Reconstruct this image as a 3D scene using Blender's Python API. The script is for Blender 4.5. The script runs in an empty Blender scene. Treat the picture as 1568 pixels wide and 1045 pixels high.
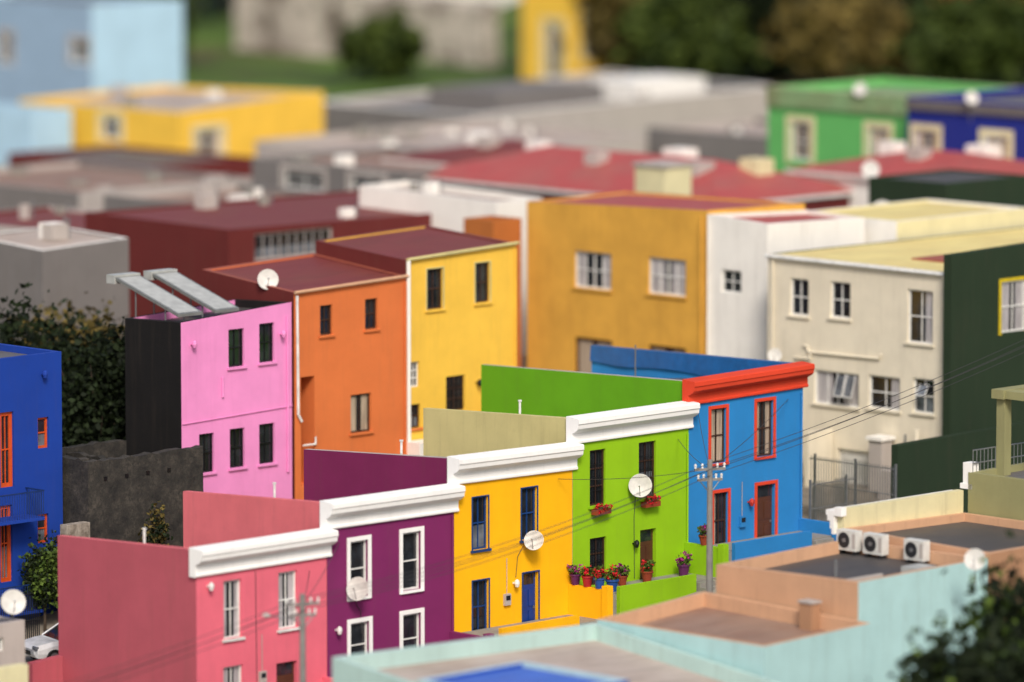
import bpy, math, random
import numpy as np
from mathutils import Vector, Matrix
random.seed(7); rng=np.random.default_rng(7)
sc=bpy.context.scene; COL=sc.collection
q=.70710678
def UV(u,v,z=None):
    x,y=-11.52+(u-v)*q,205+(u+v)*q
    return (x,y) if z is None else Vector((x,y,z))
def toUV(x,y):
    a,b=x+11.52,y-205
    return (a+b)*q,(b-a)*q
def g(u,v):
    if u<0: z=.1+.05*u
    elif u<33: z=.1+.138*u
    elif u<155: z=4.65+.038*(u-33)
    else: z=9.29+.2*(u-155)
    t=min(1,max(0,(v-9)/7)); return z+2.5*t*t*(3-2*t)
def lin(c):
    return tuple(((x/255)/12.92 if x/255<=.04045 else ((x/255+.055)/1.055)**2.4) for x in c)+(1,)
# ------------------------------------------------------------ materials
M={}
def newmat(name):
    m=bpy.data.materials.new(name); m.use_nodes=True; M[name]=m
    nt=m.node_tree; b=nt.nodes['Principled BSDF']; return m,nt,b
def N(nt,t,**k):
    n=nt.nodes.new(t)
    for a,v in k.items(): setattr(n,a,v)
    return n
def noise(nt,vec,scale,detail=4,rough=.55,sc3=None):
    if sc3:
        mp=N(nt,'ShaderNodeMapping'); mp.inputs['Scale'].default_value=sc3; nt.links.new(vec,mp.inputs[0]); vec=mp.outputs[0]
    n=N(nt,'ShaderNodeTexNoise'); n.inputs['Scale'].default_value=scale; n.inputs['Detail'].default_value=detail; n.inputs['Roughness'].default_value=rough
    nt.links.new(vec,n.inputs['Vector']); return n.outputs['Fac']
def ramp(nt,fac,p0,p1,c0=(0,0,0,1),c1=(1,1,1,1)):
    r=N(nt,'ShaderNodeValToRGB'); e=r.color_ramp.elements
    e[0].position=p0; e[1].position=p1; e[0].color=c0; e[1].color=c1
    nt.links.new(fac,r.inputs[0]); return r.outputs[0]
def mix(nt,fac,a,b,mode='MIX'):
    m=N(nt,'ShaderNodeMixRGB',blend_type=mode)
    for s,v in ((0,fac),(1,a),(2,b)):
        if isinstance(v,(int,float)): m.inputs[s].default_value=v
        elif isinstance(v,tuple): m.inputs[s].default_value=v
        else: nt.links.new(v,m.inputs[s])
    return m.outputs[0]
def mul(nt,a,k):
    m=N(nt,'ShaderNodeMath',operation='MULTIPLY'); nt.links.new(a,m.inputs[0]); m.inputs[1].default_value=k; return m.outputs[0]
def bump(nt,b,h,strength,dist=.03):
    n=N(nt,'ShaderNodeBump'); n.inputs['Strength'].default_value=strength; n.inputs['Distance'].default_value=dist
    nt.links.new(h,n.inputs['Height']); nt.links.new(n.outputs[0],b.inputs['Normal'])
def paint(name,rgb,rough=.82,var=.09,streak=.22,bmp=.3,dirt=(90,78,64)):
    m,nt,b=newmat(name); tc=N(nt,'ShaderNodeTexCoord').outputs['Object']
    c=lin(rgb); d=tuple(x*(1-var) for x in c[:3])+(1,); l=tuple(min(1,x*(1+var*.55)) for x in c[:3])+(1,)
    n1=noise(nt,tc,.55,6,.6); col=mix(nt,ramp(nt,n1,.32,.68),d,l)
    n2=noise(nt,tc,1.0,5,.65,(2.6,2.6,.22)); s=mul(nt,ramp(nt,n2,.52,.78),streak)
    col=mix(nt,s,col,mix(nt,.65,c,lin(dirt)))
    n3=noise(nt,tc,4.5,3,.6); s3=mul(nt,ramp(nt,n3,.6,.72),streak*.4)
    col=mix(nt,s3,col,mix(nt,.5,c,lin(dirt)))
    nt.links.new(col,b.inputs['Base Color']); b.inputs['Roughness'].default_value=rough
    b.inputs['Specular IOR Level'].default_value=.3
    bump(nt,b,noise(nt,tc,9,6,.7),bmp,.02); return m
def corr(name,rgb,rust=(120,70,50),amt=.35,period=9.,axis=0):
    m,nt,b=newmat(name); tc=N(nt,'ShaderNodeTexCoord').outputs['Object']
    c=lin(rgb); n=noise(nt,tc,.35,6,.65); col=mix(nt,mul(nt,ramp(nt,n,.42,.66),amt*1.3),c,lin(rust))
    n2=noise(nt,tc,1.2,4,.6,(.3,3,1) if axis==0 else (3,.3,1)); col=mix(nt,mul(nt,ramp(nt,n2,.48,.75),.42),col,lin(tuple(x*.6 for x in rgb)))
    w=N(nt,'ShaderNodeTexWave'); w.bands_direction='X' if axis else 'Y'; w.inputs['Scale'].default_value=period/3.14/2; nt.links.new(tc,w.inputs[0])
    nt.links.new(col,b.inputs['Base Color']); b.inputs['Roughness'].default_value=.6
    bump(nt,b,w.outputs['Fac'],.5,.04); return m
def plain(name,rgb,rough=.5,metal=0,coat=0):
    m,nt,b=newmat(name); tc=N(nt,'ShaderNodeTexCoord').outputs['Object']
    c=lin(rgb); d=tuple(x*.72 for x in c[:3])+(1,)
    nt.links.new(mix(nt,ramp(nt,noise(nt,tc,3.0,4),.3,.75),d,c),b.inputs['Base Color'])
    b.inputs['Roughness'].default_value=rough; b.inputs['Metallic'].default_value=metal; b.inputs['Coat Weight'].default_value=coat; return m
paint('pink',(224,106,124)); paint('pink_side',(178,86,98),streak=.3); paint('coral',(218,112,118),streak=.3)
paint('purple',(122,36,92)); paint('purple_side',(122,36,82),streak=.25)
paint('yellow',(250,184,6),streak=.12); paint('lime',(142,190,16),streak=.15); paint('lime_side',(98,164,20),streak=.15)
paint('skyblue',(40,128,194),streak=.16); paint('redtrim',(216,68,40),streak=.16)
paint('white',(242,241,238),var=.05,streak=.16,bmp=.12); paint('whitewall',(238,235,228),var=.06,streak=.35)
paint('khaki',(200,190,132),streak=.35); paint('tallpink',(232,144,200),streak=.22,dirt=(150,70,110)); paint('black',(22,20,20),var=.2); paint('orange',(214,116,62),streak=.22)
paint('butter',(238,192,72),streak=.22); paint('ochre',(214,162,68),streak=.4,var=.14,dirt=(140,84,30)); paint('beige',(224,215,194),streak=.25)
paint('dkgreen',(36,52,34),streak=.2); paint('royal',(20,60,152),streak=.2); paint('peach',(200,158,126),streak=.35); paint('peach2',(170,130,100),streak=.35)
paint('mint',(176,204,198),streak=.35); paint('cyanw',(170,206,206),streak=.3); paint('olive',(146,144,102),streak=.35); paint('cream',(216,208,166),streak=.35)
paint('maroon',(100,38,36),streak=.3); paint('greenfar',(98,178,98)); paint('bluefar',(28,42,128)); paint('ltblue',(176,210,230)); paint('ltblue_shaded',(146,172,196))
paint('greyw',(118,114,112),streak=.4); paint('lgrey',(178,170,164),streak=.4); paint('burnt',(176,104,50),streak=.4)
corr('roof_maroon',(120,52,48)); corr('roof_red',(174,76,72),rust=(160,100,90),amt=.55); corr('roof_grey',(104,102,102),rust=(80,70,64)); corr('roof_yellow',(230,212,140),rust=(190,150,90),amt=.2)
corr('roof_dark',(72,70,70),rust=(96,86,76),amt=.5); corr('roof_pale',(184,170,160),rust=(146,120,100)); corr('roof_rust',(158,82,62)); corr('roof_tan',(150,124,108)); corr('roof_blue',(70,110,200),amt=.1); corr('roof_green',(130,164,116))
plain('f_white',(236,236,232),.45); plain('f_blue',(22,66,128),.4); plain('f_brown',(66,42,30),.5); plain('f_black',(20,20,22),.4); plain('f_orange',(214,84,30),.5); plain('f_yellow',(214,190,30),.5); plain('f_red',(196,52,34),.5)
plain('door_blue',(18,60,140),.4); plain('door_brown',(86,50,32),.5); plain('metal',(150,152,154),.45,.6); plain('darkmetal',(58,60,64),.5,.5); plain('bluemetal',(26,56,110),.5,.2)
plain('dishm',(218,216,210),.5); plain('panel',(126,128,126),.35); plain('panel_light',(186,188,184),.4); plain('concrete',(150,146,138),.85); plain('pole',(136,134,130),.8); plain('plastic',(226,226,220),.5); plain('tarp_blue',(20,98,164),.4)
plain('rubber',(18,18,18),.8); plain('carwhite',(232,234,236),.25,0,.6); plain('redlamp',(180,20,20),.3); plain('wire',(60,58,58),.6); plain('garage',(210,210,206),.5)
plain('terracotta',(150,60,30),.8); plain('potred',(180,30,40),.6); plain('potpurple',(96,30,90),.6); plain('potblue',(30,80,160),.6)
def glass(name,rgb):
    m,nt,b=newmat(name); tc=N(nt,'ShaderNodeTexCoord').outputs['Object']
    c=lin(rgb); n=noise(nt,tc,1.3,3); nt.links.new(mix(nt,ramp(nt,n,.35,.7),tuple(x*.35 for x in c[:3])+(1,),c),b.inputs['Base Color'])
    b.inputs['Roughness'].default_value=.08; b.inputs['Specular IOR Level'].default_value=.7
glass('glass',(44,48,54)); glass('glass_lt',(120,126,134))
def curtain(name,rgb):
    m,nt,b=newmat(name); tc=N(nt,'ShaderNodeTexCoord').outputs['Object']
    n=noise(nt,tc,5,3,.5,(3,3,.15)); c=lin(rgb)
    nt.links.new(mix(nt,ramp(nt,n,.35,.65),tuple(x*.5 for x in c[:3])+(1,),c),b.inputs['Base Color']); b.inputs['Roughness'].default_value=.5; b.inputs['Coat Weight'].default_value=.5
curtain('curtain',(192,188,190)); curtain('curtain_warm',(190,172,150))
m,nt,b=newmat('darkstone'); tc=N(nt,'ShaderNodeTexCoord').outputs['Object']
c=mix(nt,ramp(nt,noise(nt,tc,1.2,7,.7),.4,.72),lin((30,28,27)),lin((84,78,70))); c=mix(nt,ramp(nt,noise(nt,tc,5,5,.7),.45,.6),c,lin((42,40,36)))
nt.links.new(c,b.inputs['Base Color']); b.inputs['Roughness'].default_value=.9; bump(nt,b,noise(nt,tc,6,6,.7),.9,.06)
m,nt,b=newmat('palestone'); tc=N(nt,'ShaderNodeTexCoord').outputs['Object']
nt.links.new(mix(nt,ramp(nt,noise(nt,tc,.25,6,.75),.38,.6),lin((92,82,70)),lin((206,196,182))),b.inputs['Base Color']); b.inputs['Roughness'].default_value=.9
def leafm(name,a,c_):
    m,nt,b=newmat(name); gi=N(nt,'ShaderNodeNewGeometry').outputs['Random Per Island']
    nt.links.new(mix(nt,gi,lin(a),lin(c_)),b.inputs['Base Color']); b.inputs['Roughness'].default_value=.75; b.inputs['Specular IOR Level'].default_value=.2
leafm('leaf_dark',(14,22,11),(34,46,22)); leafm('leaf_mid',(44,64,24),(88,108,42)); leafm('leaf_far',(36,50,18),(74,88,34)); leafm('leaf_olive',(66,60,32),(116,100,50)); leafm('flower_red',(150,16,24),(214,40,50)); leafm('flower_purple',(110,20,90),(170,50,130)); leafm('leaf_red',(96,30,26),(150,60,40))
plain('bark',(70,58,46),.9)
m,nt,b=newmat('grass'); tc=N(nt,'ShaderNodeTexCoord').outputs['Object']
c=mix(nt,ramp(nt,noise(nt,tc,.1,8,.7),.4,.6),lin((44,62,16)),lin((88,120,32))); c=mix(nt,ramp(nt,noise(nt,tc,.07,7,.7),.52,.6),c,lin((84,74,46)))
nt.links.new(c,b.inputs['Base Color']); b.inputs['Roughness'].default_value=.95; bump(nt,b,noise(nt,tc,2,6,.7),1,.2)
m,nt,b=newmat('yard'); tc=N(nt,'ShaderNodeTexCoord').outputs['Object']
c=mix(nt,ramp(nt,noise(nt,tc,.3,6,.6),.35,.65),lin((96,88,76)),lin((140,132,120))); c=mix(nt,ramp(nt,noise(nt,tc,.15,4),.56,.66),c,lin((70,80,36)))
nt.links.new(c,b.inputs['Base Color']); b.inputs['Roughness'].default_value=.95; bump(nt,b,noise(nt,tc,4,6,.7),.6,.05)
m,nt,b=newmat('asphalt'); tc=N(nt,'ShaderNodeTexCoord').outputs['Object']
nt.links.new(mix(nt,ramp(nt,noise(nt,tc,.8,6,.7),.3,.7),(.035,.035,.037,1),(.07,.068,.066,1)),b.inputs['Base Color']); b.inputs['Roughness'].default_value=.9; bump(nt,b,noise(nt,tc,30,4),.4,.01)
# ------------------------------------------------------------ mesh builder
class MB:
    def __init__(s): s.v=[]; s.f=[]; s.m=[]; s.mats=[]
    def mi(s,n):
        if n not in s.mats: s.mats.append(n)
        return s.mats.index(n)
    def poly(s,pts,mat):
        i=len(s.v); s.v+=[tuple(p) for p in pts]; s.f.append(tuple(range(i,i+len(pts)))); s.m.append(s.mi(mat))
    def hexa(s,p,mat):
        i=len(s.v); s.v+=[tuple(x) for x in p]; k=s.mi(mat)
        for f in ((0,3,2,1),(4,5,6,7),(0,1,5,4),(1,2,6,5),(2,3,7,6),(3,0,4,7)): s.f.append(tuple(i+j for j in f)); s.m.append(k)
    def box(s,x0,x1,y0,y1,z0,z1,mat):
        s.hexa([(x0,y0,z0),(x1,y0,z0),(x1,y1,z0),(x0,y1,z0),(x0,y0,z1),(x1,y0,z1),(x1,y1,z1),(x0,y1,z1)],mat)
    def cyl(s,a,b_,r0,r1,mat,n=12):
        a=Vector(a); b_=Vector(b_); d=(b_-a).normalized(); t=d.orthogonal().normalized(); w=d.cross(t)
        A=[a+(t*math.cos(k*6.2832/n)+w*math.sin(k*6.2832/n))*r0 for k in range(n)]; B=[b_+(t*math.cos(k*6.2832/n)+w*math.sin(k*6.2832/n))*r1 for k in range(n)]
        for k in range(n): s.poly([A[k],A[(k+1)%n],B[(k+1)%n],B[k]],mat)
        s.poly(A[::-1],mat); s.poly(B,mat)
    def lathe(s,prof,c,mat,n=16):
        for (r0,z0),(r1,z1) in zip(prof,prof[1:]):
            for k in range(n):
                a0,a1=k*6.2832/n,(k+1)*6.2832/n
                s.poly([(c[0]+r0*math.cos(a0),c[1]+r0*math.sin(a0),c[2]+z0),(c[0]+r0*math.cos(a1),c[1]+r0*math.sin(a1),c[2]+z0),(c[0]+r1*math.cos(a1),c[1]+r1*math.sin(a1),c[2]+z1),(c[0]+r1*math.cos(a0),c[1]+r1*math.sin(a0),c[2]+z1)],mat)
    def leaves(s,c,R,n,size,mat,clumps=24,shell=.5):
        c=np.array(c,float); R=np.array(R,float)
        d=rng.normal(size=(clumps,3)); d/=np.linalg.norm(d,axis=1)[:,None]; rr=rng.uniform(shell,1,(clumps,1)); cc=d*rr*R*.85
        ids=rng.integers(0,clumps,n); p=c+cc[ids]+rng.normal(size=(n,3))*R*.17
        a=rng.normal(size=(n,3)); a/=np.linalg.norm(a,axis=1)[:,None]; t=np.cross(a,rng.normal(size=(n,3))); t/=np.linalg.norm(t,axis=1)[:,None]
        sz=rng.uniform(.6,1.3,(n,1))*size; k=s.mi(mat); i=len(s.v)
        P=np.stack([p-a*sz-t*sz*.5,p+a*sz*.2-t*sz*.8,p+a*sz,p-a*sz*.1+t*sz*.7],1).reshape(-1,3)
        s.v+=[tuple(x) for x in P.tolist()]
        for j in range(n): s.f.append((i+4*j,i+4*j+1,i+4*j+2,i+4*j+3)); s.m.append(k)
    def obj(s,name,parent=None,loc=None,rot=None,smooth=False):
        me=bpy.data.meshes.new(name); me.from_pydata(s.v,[],s.f); me.polygons.foreach_set('material_index',s.m)
        for n in s.mats: me.materials.append(M[n])
        if smooth: me.polygons.foreach_set('use_smooth',[True]*len(s.f))
        me.update(); o=bpy.data.objects.new(name,me); COL.objects.link(o)
        if parent: o.parent=parent
        if loc is not None: o.location=loc
        if rot is not None: o.rotation_euler=rot
        return o
def empty(name,loc=(0,0,0),rz=45):
    e=bpy.data.objects.new(name,None); COL.objects.link(e); e.location=loc; e.rotation_euler=(0,0,math.radians(rz)); e.empty_display_size=.5; return e
# ------------------------------------------------------------ walls / windows
ST=dict(
 sashw=dict(f='f_white',fw=.07,nx=2,nz=2,sill='f_white',cur='curtain'),
 purp=dict(f='f_white',fw=.08,nx=1,nz=2,sur='white',sw=.16,sill='white'),
 yel=dict(f='f_blue',fw=.07,nx=2,nz=2,sill='f_blue',sur='f_blue',sw=.04),
 grn=dict(f='f_brown',fw=.07,nx=2,nz=3,sill='lime',bars=1),
 blu=dict(f='f_brown',fw=.07,nx=2,nz=2,sur='redtrim',sw=.13,sill='redtrim',cur='curtain_warm'),
 blk=dict(f='f_black',fw=.06,nx=2,nz=2,sill='tallpink'),
 brn=dict(f='f_brown',fw=.07,nx=2,nz=2,sill='orange'), brc=dict(f='f_brown',fw=.07,nx=2,nz=1,sill='orange',cur='curtain_warm'),
 ybk=dict(f='f_brown',fw=.07,nx=2,nz=2,sill='butter',sur='khaki',sw=.05), wgr=dict(f='f_white',fw=.06,nx=3,nz=3), dbar=dict(f='f_brown',fw=.06,nx=4,nz=3,bars=1),
 och=dict(f='f_white',fw=.08,nx=4,nz=2,cur='curtain',sill='ochre'), ochd=dict(f='door_brown',fw=.14,nx=2,nz=1,cur='curtain_warm'),
 bei=dict(f='f_white',fw=.07,nx=2,nz=2,sill='beige'), beic=dict(f='f_white',fw=.07,nx=2,nz=2,sill='beige',cur='curtain'), beiw=dict(f='f_white',fw=.07,nx=4,nz=1,sill='beige',cur='curtain'),
 yf=dict(f='f_white',fw=.08,nx=2,nz=2,sur='f_yellow',sw=.14,cur='curtain'), orf=dict(f='f_orange',fw=.09,nx=1,nz=2), ordoor=dict(f='f_orange',fw=.16,nx=2,nz=2),
 far=dict(f='f_white',fw=.12,nx=2,nz=2,sur='cream',sw=.3,cur='curtain_warm'), farg=dict(f='f_white',fw=.12,nx=2,nz=2,sur='lgrey',sw=.25), small=dict(f='f_white',fw=.06,nx=2,nz=2),
 garage=dict(door='garage'), dblue=dict(door='door_blue',sur='f_blue',sw=.05), dbrown=dict(door='door_brown'), dred=dict(door='door_brown',sur='redtrim',sw=.13), recess=dict(void='orange'), grille=dict(f='lgrey',fw=.1,nx=9,nz=1))
def window(mb,O,D,Nn,op,dep):
    a,b,z0,z1,sn=op; st=ST[sn]
    def lb(s0,s1,za,zb_,o0,o1,mat):
        P=lambda s_,o,z:(O[0]+D[0]*s_+Nn[0]*o,O[1]+D[1]*s_+Nn[1]*o,z)
        mb.hexa([P(s0,o1,za),P(s1,o1,za),P(s1,o0,za),P(s0,o0,za),P(s0,o1,zb_),P(s1,o1,zb_),P(s1,o0,zb_),P(s0,o0,zb_)],mat)
    if 'void' in st:
        lb(a,b,z0,z1,-1.4,-1.3,'f_brown'); return
    if st.get('sur'):
        w=st['sw']; lb(a-w,a,z0-w*.6,z1+w,.0,.045,st['sur']); lb(b,b+w,z0-w*.6,z1+w,0,.045,st['sur']); lb(a,b,z1,z1+w,0,.042,st['sur'])
    if st.get('sill'): lb(a-.1,b+.1,z0-.09,z0-.003,-.02,.1,st['sill'])
    if 'door' in st:
        lb(a,b,z0,z1,-dep-.05,-dep,st['door'])
        if sn=='garage':
            for k in range(6): lb(a+.05,b-.05,z0+.05+k*(z1-z0)/6,z0+(k+.85)*(z1-z0)/6,-dep,-dep+.02,'garage')
        else:
            h=z1-z0
            for (p,r) in ((.06,.38),(.45,.72)):
                for (c0,c1) in ((.14,.45),(.55,.86)): lb(a+(b-a)*c0,a+(b-a)*c1,z0+h*p,z0+h*r,-dep,-dep+.03,st['door'])
            lb(a+.1,b-.1,z0+h*.8,z1-.08,-dep,-dep+.01,'glass'); lb(b-.14,b-.09,z0+1,z0+1.1,-dep,-dep+.06,'metal')
        return
    fw=st['fw']; fo=-dep+.07; fi=-dep
    lb(a,a+fw,z0,z1,fi,fo,st['f']); lb(b-fw,b,z0,z1,fi,fo,st['f']); lb(a+fw,b-fw,z1-fw,z1,fi,fo,st['f']); lb(a+fw,b-fw,z0,z0+fw,fi,fo,st['f'])
    nx,nz=st['nx'],st['nz']; A,B_,C,E=a+fw,b-fw,z0+fw,z1-fw
    zs=[C+(E-C)*k/nz for k in range(nz+1)]
    for k in range(1,nz): lb(A,B_,zs[k]-.025,zs[k]+.025,fi+.01,fo-.006,st['f'])
    for k in range(1,nx):
        x=A+(B_-A)*k/nx
        t=.035 if nx==4 and k==2 else .018
        for j in range(nz): lb(x-t,x+t,zs[j]+(.025 if j else 0),zs[j+1]-(.025 if j<nz-1 else 0),fi+.012,fo-.012,st['f'])
    gl='glass' if random.random()<.7 else 'glass_lt'
    lb(A,B_,C,E,fi-.03,fi+.012,'glass')
    if st.get('cur'):
        f=random.uniform(.22,.45); w=B_-A
        lb(A+.002,A+w*f,C+.002,E-.002,fi+.0125,fi+.017,st['cur']); 
        if random.random()<.8: lb(B_-w*f*.95,B_-.002,C+.002,E-.002,fi+.0125,fi+.017,st['cur'])
    elif gl=='glass_lt': lb(A+.002,B_-.002,C+.002,C+(E-C)*.45,fi+.0125,fi+.016,'glass_lt')
    if st.get('bars'):
        nb=max(3,int((B_-A)/.14))
        for k in range(1,nb): 
            x=A+(B_-A)*k/nb; lb(x-.008,x+.008,C,E,fo+.004,fo+.02,'f_black')
        for k in (1,2,3): 
            z=C+(E-C)*k/4; lb(A,B_,z-.01,z+.01,fo+.022,fo+.034,'f_black')
def wall(mb,wb,O,D,Nn,L,z0,za,zb_,ops,mat,dep=.17):
    xs=sorted({0,L}|{o[0] for o in ops}|{o[1] for o in ops}); zs=sorted({z0}|{o[2] for o in ops}|{o[3] for o in ops})
    P=lambda s_,z,o=0:(O[0]+D[0]*s_+Nn[0]*o,O[1]+D[1]*s_+Nn[1]*o,z)
    for x0,x1 in zip(xs,xs[1:]):
        for j in range(len(zs)):
            zl=zs[j]
            if j==len(zs)-1: h0=za+(zb_-za)*x0/L; h1=za+(zb_-za)*x1/L
            else: h0=h1=zs[j+1]
            cx,cz=(x0+x1)/2,(zl+h0)/2
            if any(o[0]<cx<o[1] and o[2]<cz<o[3] for o in ops): continue
            mb.poly([P(x0,zl),P(x1,zl),P(x1,h1),P(x0,h0)],mat)
    for o in ops:
        a,b,c,d=o[:4]; dd=dep if 'void' not in ST[o[4]] else 1.3
        mb.poly([P(a,c),P(a,d),P(a,d,-dd),P(a,c,-dd)],mat); mb.poly([P(b,c),P(b,c,-dd),P(b,d,-dd),P(b,d)],mat)
        mb.poly([P(a,d),P(b,d),P(b,d,-dd),P(a,d,-dd)],mat); mb.poly([P(a,c),P(a,c,-dd),P(b,c,-dd),P(b,c)],mat)
        window(wb,O,D,Nn,o,dep)
def cornice(mb,x0,x1,zt,mat,h=1.03,zt1=None):
    k=h/1.03; zt1=zt if zt1 is None else zt1
    prof=[(.24,.05),(-.40,.0),(-.45,-.03),(-.46,-.2),(-.42,-.25),(-.40,-.40),(-.33,-.47),(-.24,-.52),(-.2,-.55),(-.12,-.58),(-.08,-.62),(-.08,-.9),(-.12,-.92),(-.12,-1.0),(-.09,-1.03),(.24,-1.03)]
    A=[(x0,y,zt+z*k) for y,z in prof]; B=[(x1,y,zt1+z*k) for y,z in prof]
    n=len(prof)
    for i in range(n-1): mb.poly([A[i],A[i+1],B[i+1],B[i]],mat)
    mb.poly(A[::-1],mat); mb.poly(B,mat)
def building(name,P,w1,w2,zt,cF,cS,roof,F=(),S=(),par=.4,pt=.24,zb=None,corn=None,ch=1.03,kind='flat',rise=1.5,cap=None,depf=.17,clutter=0,drop=1.7,inner=None):
    if not isinstance(zt,tuple): zt=(zt,zt,zt,zt)
    z00,z10,z01,z11=zt; u,v=toUV(*P)
    if zb is None: zb=min(g(u,v),g(u+w1,v),g(u,v+w2))-.6
    e=empty(name,(P[0],P[1],0)); mb=MB(); wb=MB(); rb=MB(); cp=cap or cS
    wall(mb,wb,(0,0),(1,0),(0,-1),w1,zb,z00,z10,list(F),cF,depf); 
    wall(mb,wb,(0,0),(0,1),(-1,0),w2,zb,z00,z01,list(S),cS,depf)
    if kind=='party':   # lean-to roof falling to the rear between raised party walls
        t=pt; zk=z01-drop
        mb.poly([(0,w2,zb),(0,w2,z01),(t,w2,z01),(t,w2,zk),(w1,w2,zk),(w1,w2,zb)],cF)
        mb.poly([(w1,0,zb),(w1,w2,zb),(w1,w2,zk),(w1,t,z10-.5),(w1,t,z10),(w1,0,z10)],cS)
        mb.poly([(0,0,z00),(w1,0,z10),(w1,t,z10),(t,t,z00)],cp); mb.poly([(0,0,z00),(t,t,z00),(t,w2,z01),(0,w2,z01)],cp)
        mb.poly([(t,t,z00),(w1,t,z10),(w1,t,z10-.5),(t,t,z00-.5)],cF); mb.poly([(t,t,z00),(t,w2,z01),(t,w2,zk),(t,t,z00-.5)],cS)
        rb.poly([(t,t,z00-.5),(w1,t,z10-.5),(w1,w2,zk),(t,w2,zk)],roof)
        rb.box(t+.01,w1-.02,w2-.02,w2+.12,zk-.14,zk-.02,'lgrey')
    else:
        mb.poly([(w1,0,zb),(w1,w2,zb),(w1,w2,z11),(w1,0,z10)],cS); mb.poly([(0,w2,zb),(0,w2,z01),(w1,w2,z11),(w1,w2,zb)],cF)
    if kind=='flat':
        t=pt; Z=lambda x,y:(z00*(w1-x)*(w2-y)+z10*x*(w2-y)+z01*(w1-x)*y+z11*x*y)/(w1*w2)
        o=[(0,0),(w1,0),(w1,w2),(0,w2)]; i=[(t,t),(w1-t,t),(w1-t,w2-t),(t,w2-t)]
        for k in range(4):
            a,b=o[k],o[(k+1)%4]; c,d=i[(k+1)%4],i[k]
            mb.poly([(*a,Z(*a)),(*b,Z(*b)),(*c,Z(*c)),(*d,Z(*d))],cp)
            mb.poly([(*d,Z(*d)),(*c,Z(*c)),(*c,Z(*c)-par),(*d,Z(*d)-par)],inner or (cF if k%2==0 else cS))
        rb.poly([(*p,Z(*p)-par) for p in i],roof)
        if clutter:
            r=random.Random(len(name)*7+int(w1*10))
            for k in range(clutter):
                x=r.uniform(.8,w1-.8); y=r.uniform(.8,w2-.8); z=Z(x,y)-par; s_=r.uniform(.15,.5); h=r.uniform(.25,.7)
                rb.box(x-s_,x+s_,y-s_*.7,y+s_*.7,z,z+h,r.choice(['lgrey','whitewall','concrete']))
                rb.cyl((x+s_+.3,y,z),(x+s_+.3,y,z+h*1.3),.05,.05,'metal',8)
    elif kind in('hip','gy'):
        ov=.3; zz=z00; x0,x1,y0,y1=-ov,w1+ov,-ov,w2+ov
        if kind=='hip':
            m_=min(x1-x0,y1-y0)/2
            if w2>w1: R=[((x0+x1)/2,y0+m_),((x0+x1)/2,y1-m_)]; F4=[[(x0,y0),(x1,y0),R[0]],[(x1,y0),(x1,y1),R[1],R[0]],[(x1,y1),(x0,y1),R[1]],[(x0,y1),(x0,y0),R[0],R[1]]]
            else: R=[(x0+m_,(y0+y1)/2),(x1-m_,(y0+y1)/2)]; F4=[[(x0,y0),(x1,y0),R[1],R[0]],[(x1,y0),(x1,y1),R[1]],[(x1,y1),(x0,y1),R[0],R[1]],[(x0,y1),(x0,y0),R[0]]]
            for f in F4: rb.poly([(*p,zz+(rise if p in R else 0)) for p in f],roof)
        rb.box(x0,x1,y0,y1,zz-.18,zz-.02,'f_white')
        r=random.Random(3)
        for k in range(clutter):
            x=r.uniform(.2,.8)*w1; y=r.uniform(.1,.9)*w2; s_=r.uniform(.3,.7); rb.box(x-s_,x+s_,y-s_,y+s_,zz,zz+rise*.8+r.uniform(.1,.6),r.choice(['lgrey','whitewall','cream','roof_red']))
    if corn: cornice(mb,-.13,w1+.2,z00+.03,corn,ch,z10+.03)
    mb.obj('walls',e); rb.obj('roof',e)
    if wb.v: wb.obj('windows_and_doors',e)
    return e
# ------------------------------------------------------------ terrace row
W='sashw'; K=dict(kind='party')
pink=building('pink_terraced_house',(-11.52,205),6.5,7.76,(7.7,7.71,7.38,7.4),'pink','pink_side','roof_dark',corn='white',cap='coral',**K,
 F=[(1.34,2.22,4.22,6.39,W),(4.07,5.01,4.25,6.39,W),(1.31,2.27,1.16,3.19,W),(3.95,4.99,.5,3.0,'dbrown')])
purple=building('purple_terraced_house',UV(6.53,0),6.6,8.03,(8.74,8.70,8.35,8.3),'purple','coral','roof_grey',corn='white',cap='coral',**K,
 F=[(1.18,2.1,5.0,7.15,'purp'),(3.9,4.86,4.95,7.18,'purp'),(1.18,2.15,2.3,4.05,'purp'),(3.9,4.86,2.1,4.05,'purp')])
yellow=building('yellow_terraced_house',UV(13.17,0),6.43,8.39,(9.75,9.66,9.28,9.2),'yellow','purple_side','roof_grey',corn='white',cap='lgrey',**K,
 F=[(.97,1.82,6.1,8.14,'yel'),(3.62,4.48,6.2,8.22,'yel'),(.97,1.85,2.83,4.91,'yel'),(3.70,4.56,2.45,4.9,'dblue')])
green=building('green_terraced_house',UV(19.63,0),6.54,8.34,(10.67,10.67,10.30,10.2),'lime','khaki','roof_grey',corn='white',cap='khaki',**K,
 F=[(.95,1.83,7.12,9.32,'grn'),(3.71,4.69,7.13,9.36,'grn'),(.96,1.88,3.98,5.85,'grn'),(3.8,4.7,3.4,5.87,'dbrown')])
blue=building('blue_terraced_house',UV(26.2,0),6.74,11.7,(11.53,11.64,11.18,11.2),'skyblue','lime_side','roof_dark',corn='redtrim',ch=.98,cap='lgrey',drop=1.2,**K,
 F=[(1.27,2.17,8.1,10.3,'blu'),(3.96,4.96,8.1,10.35,'blu'),(1.45,2.3,4.6,6.9,'blu'),(4.0,5.1,4.35,6.95,'dred')])
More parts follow.
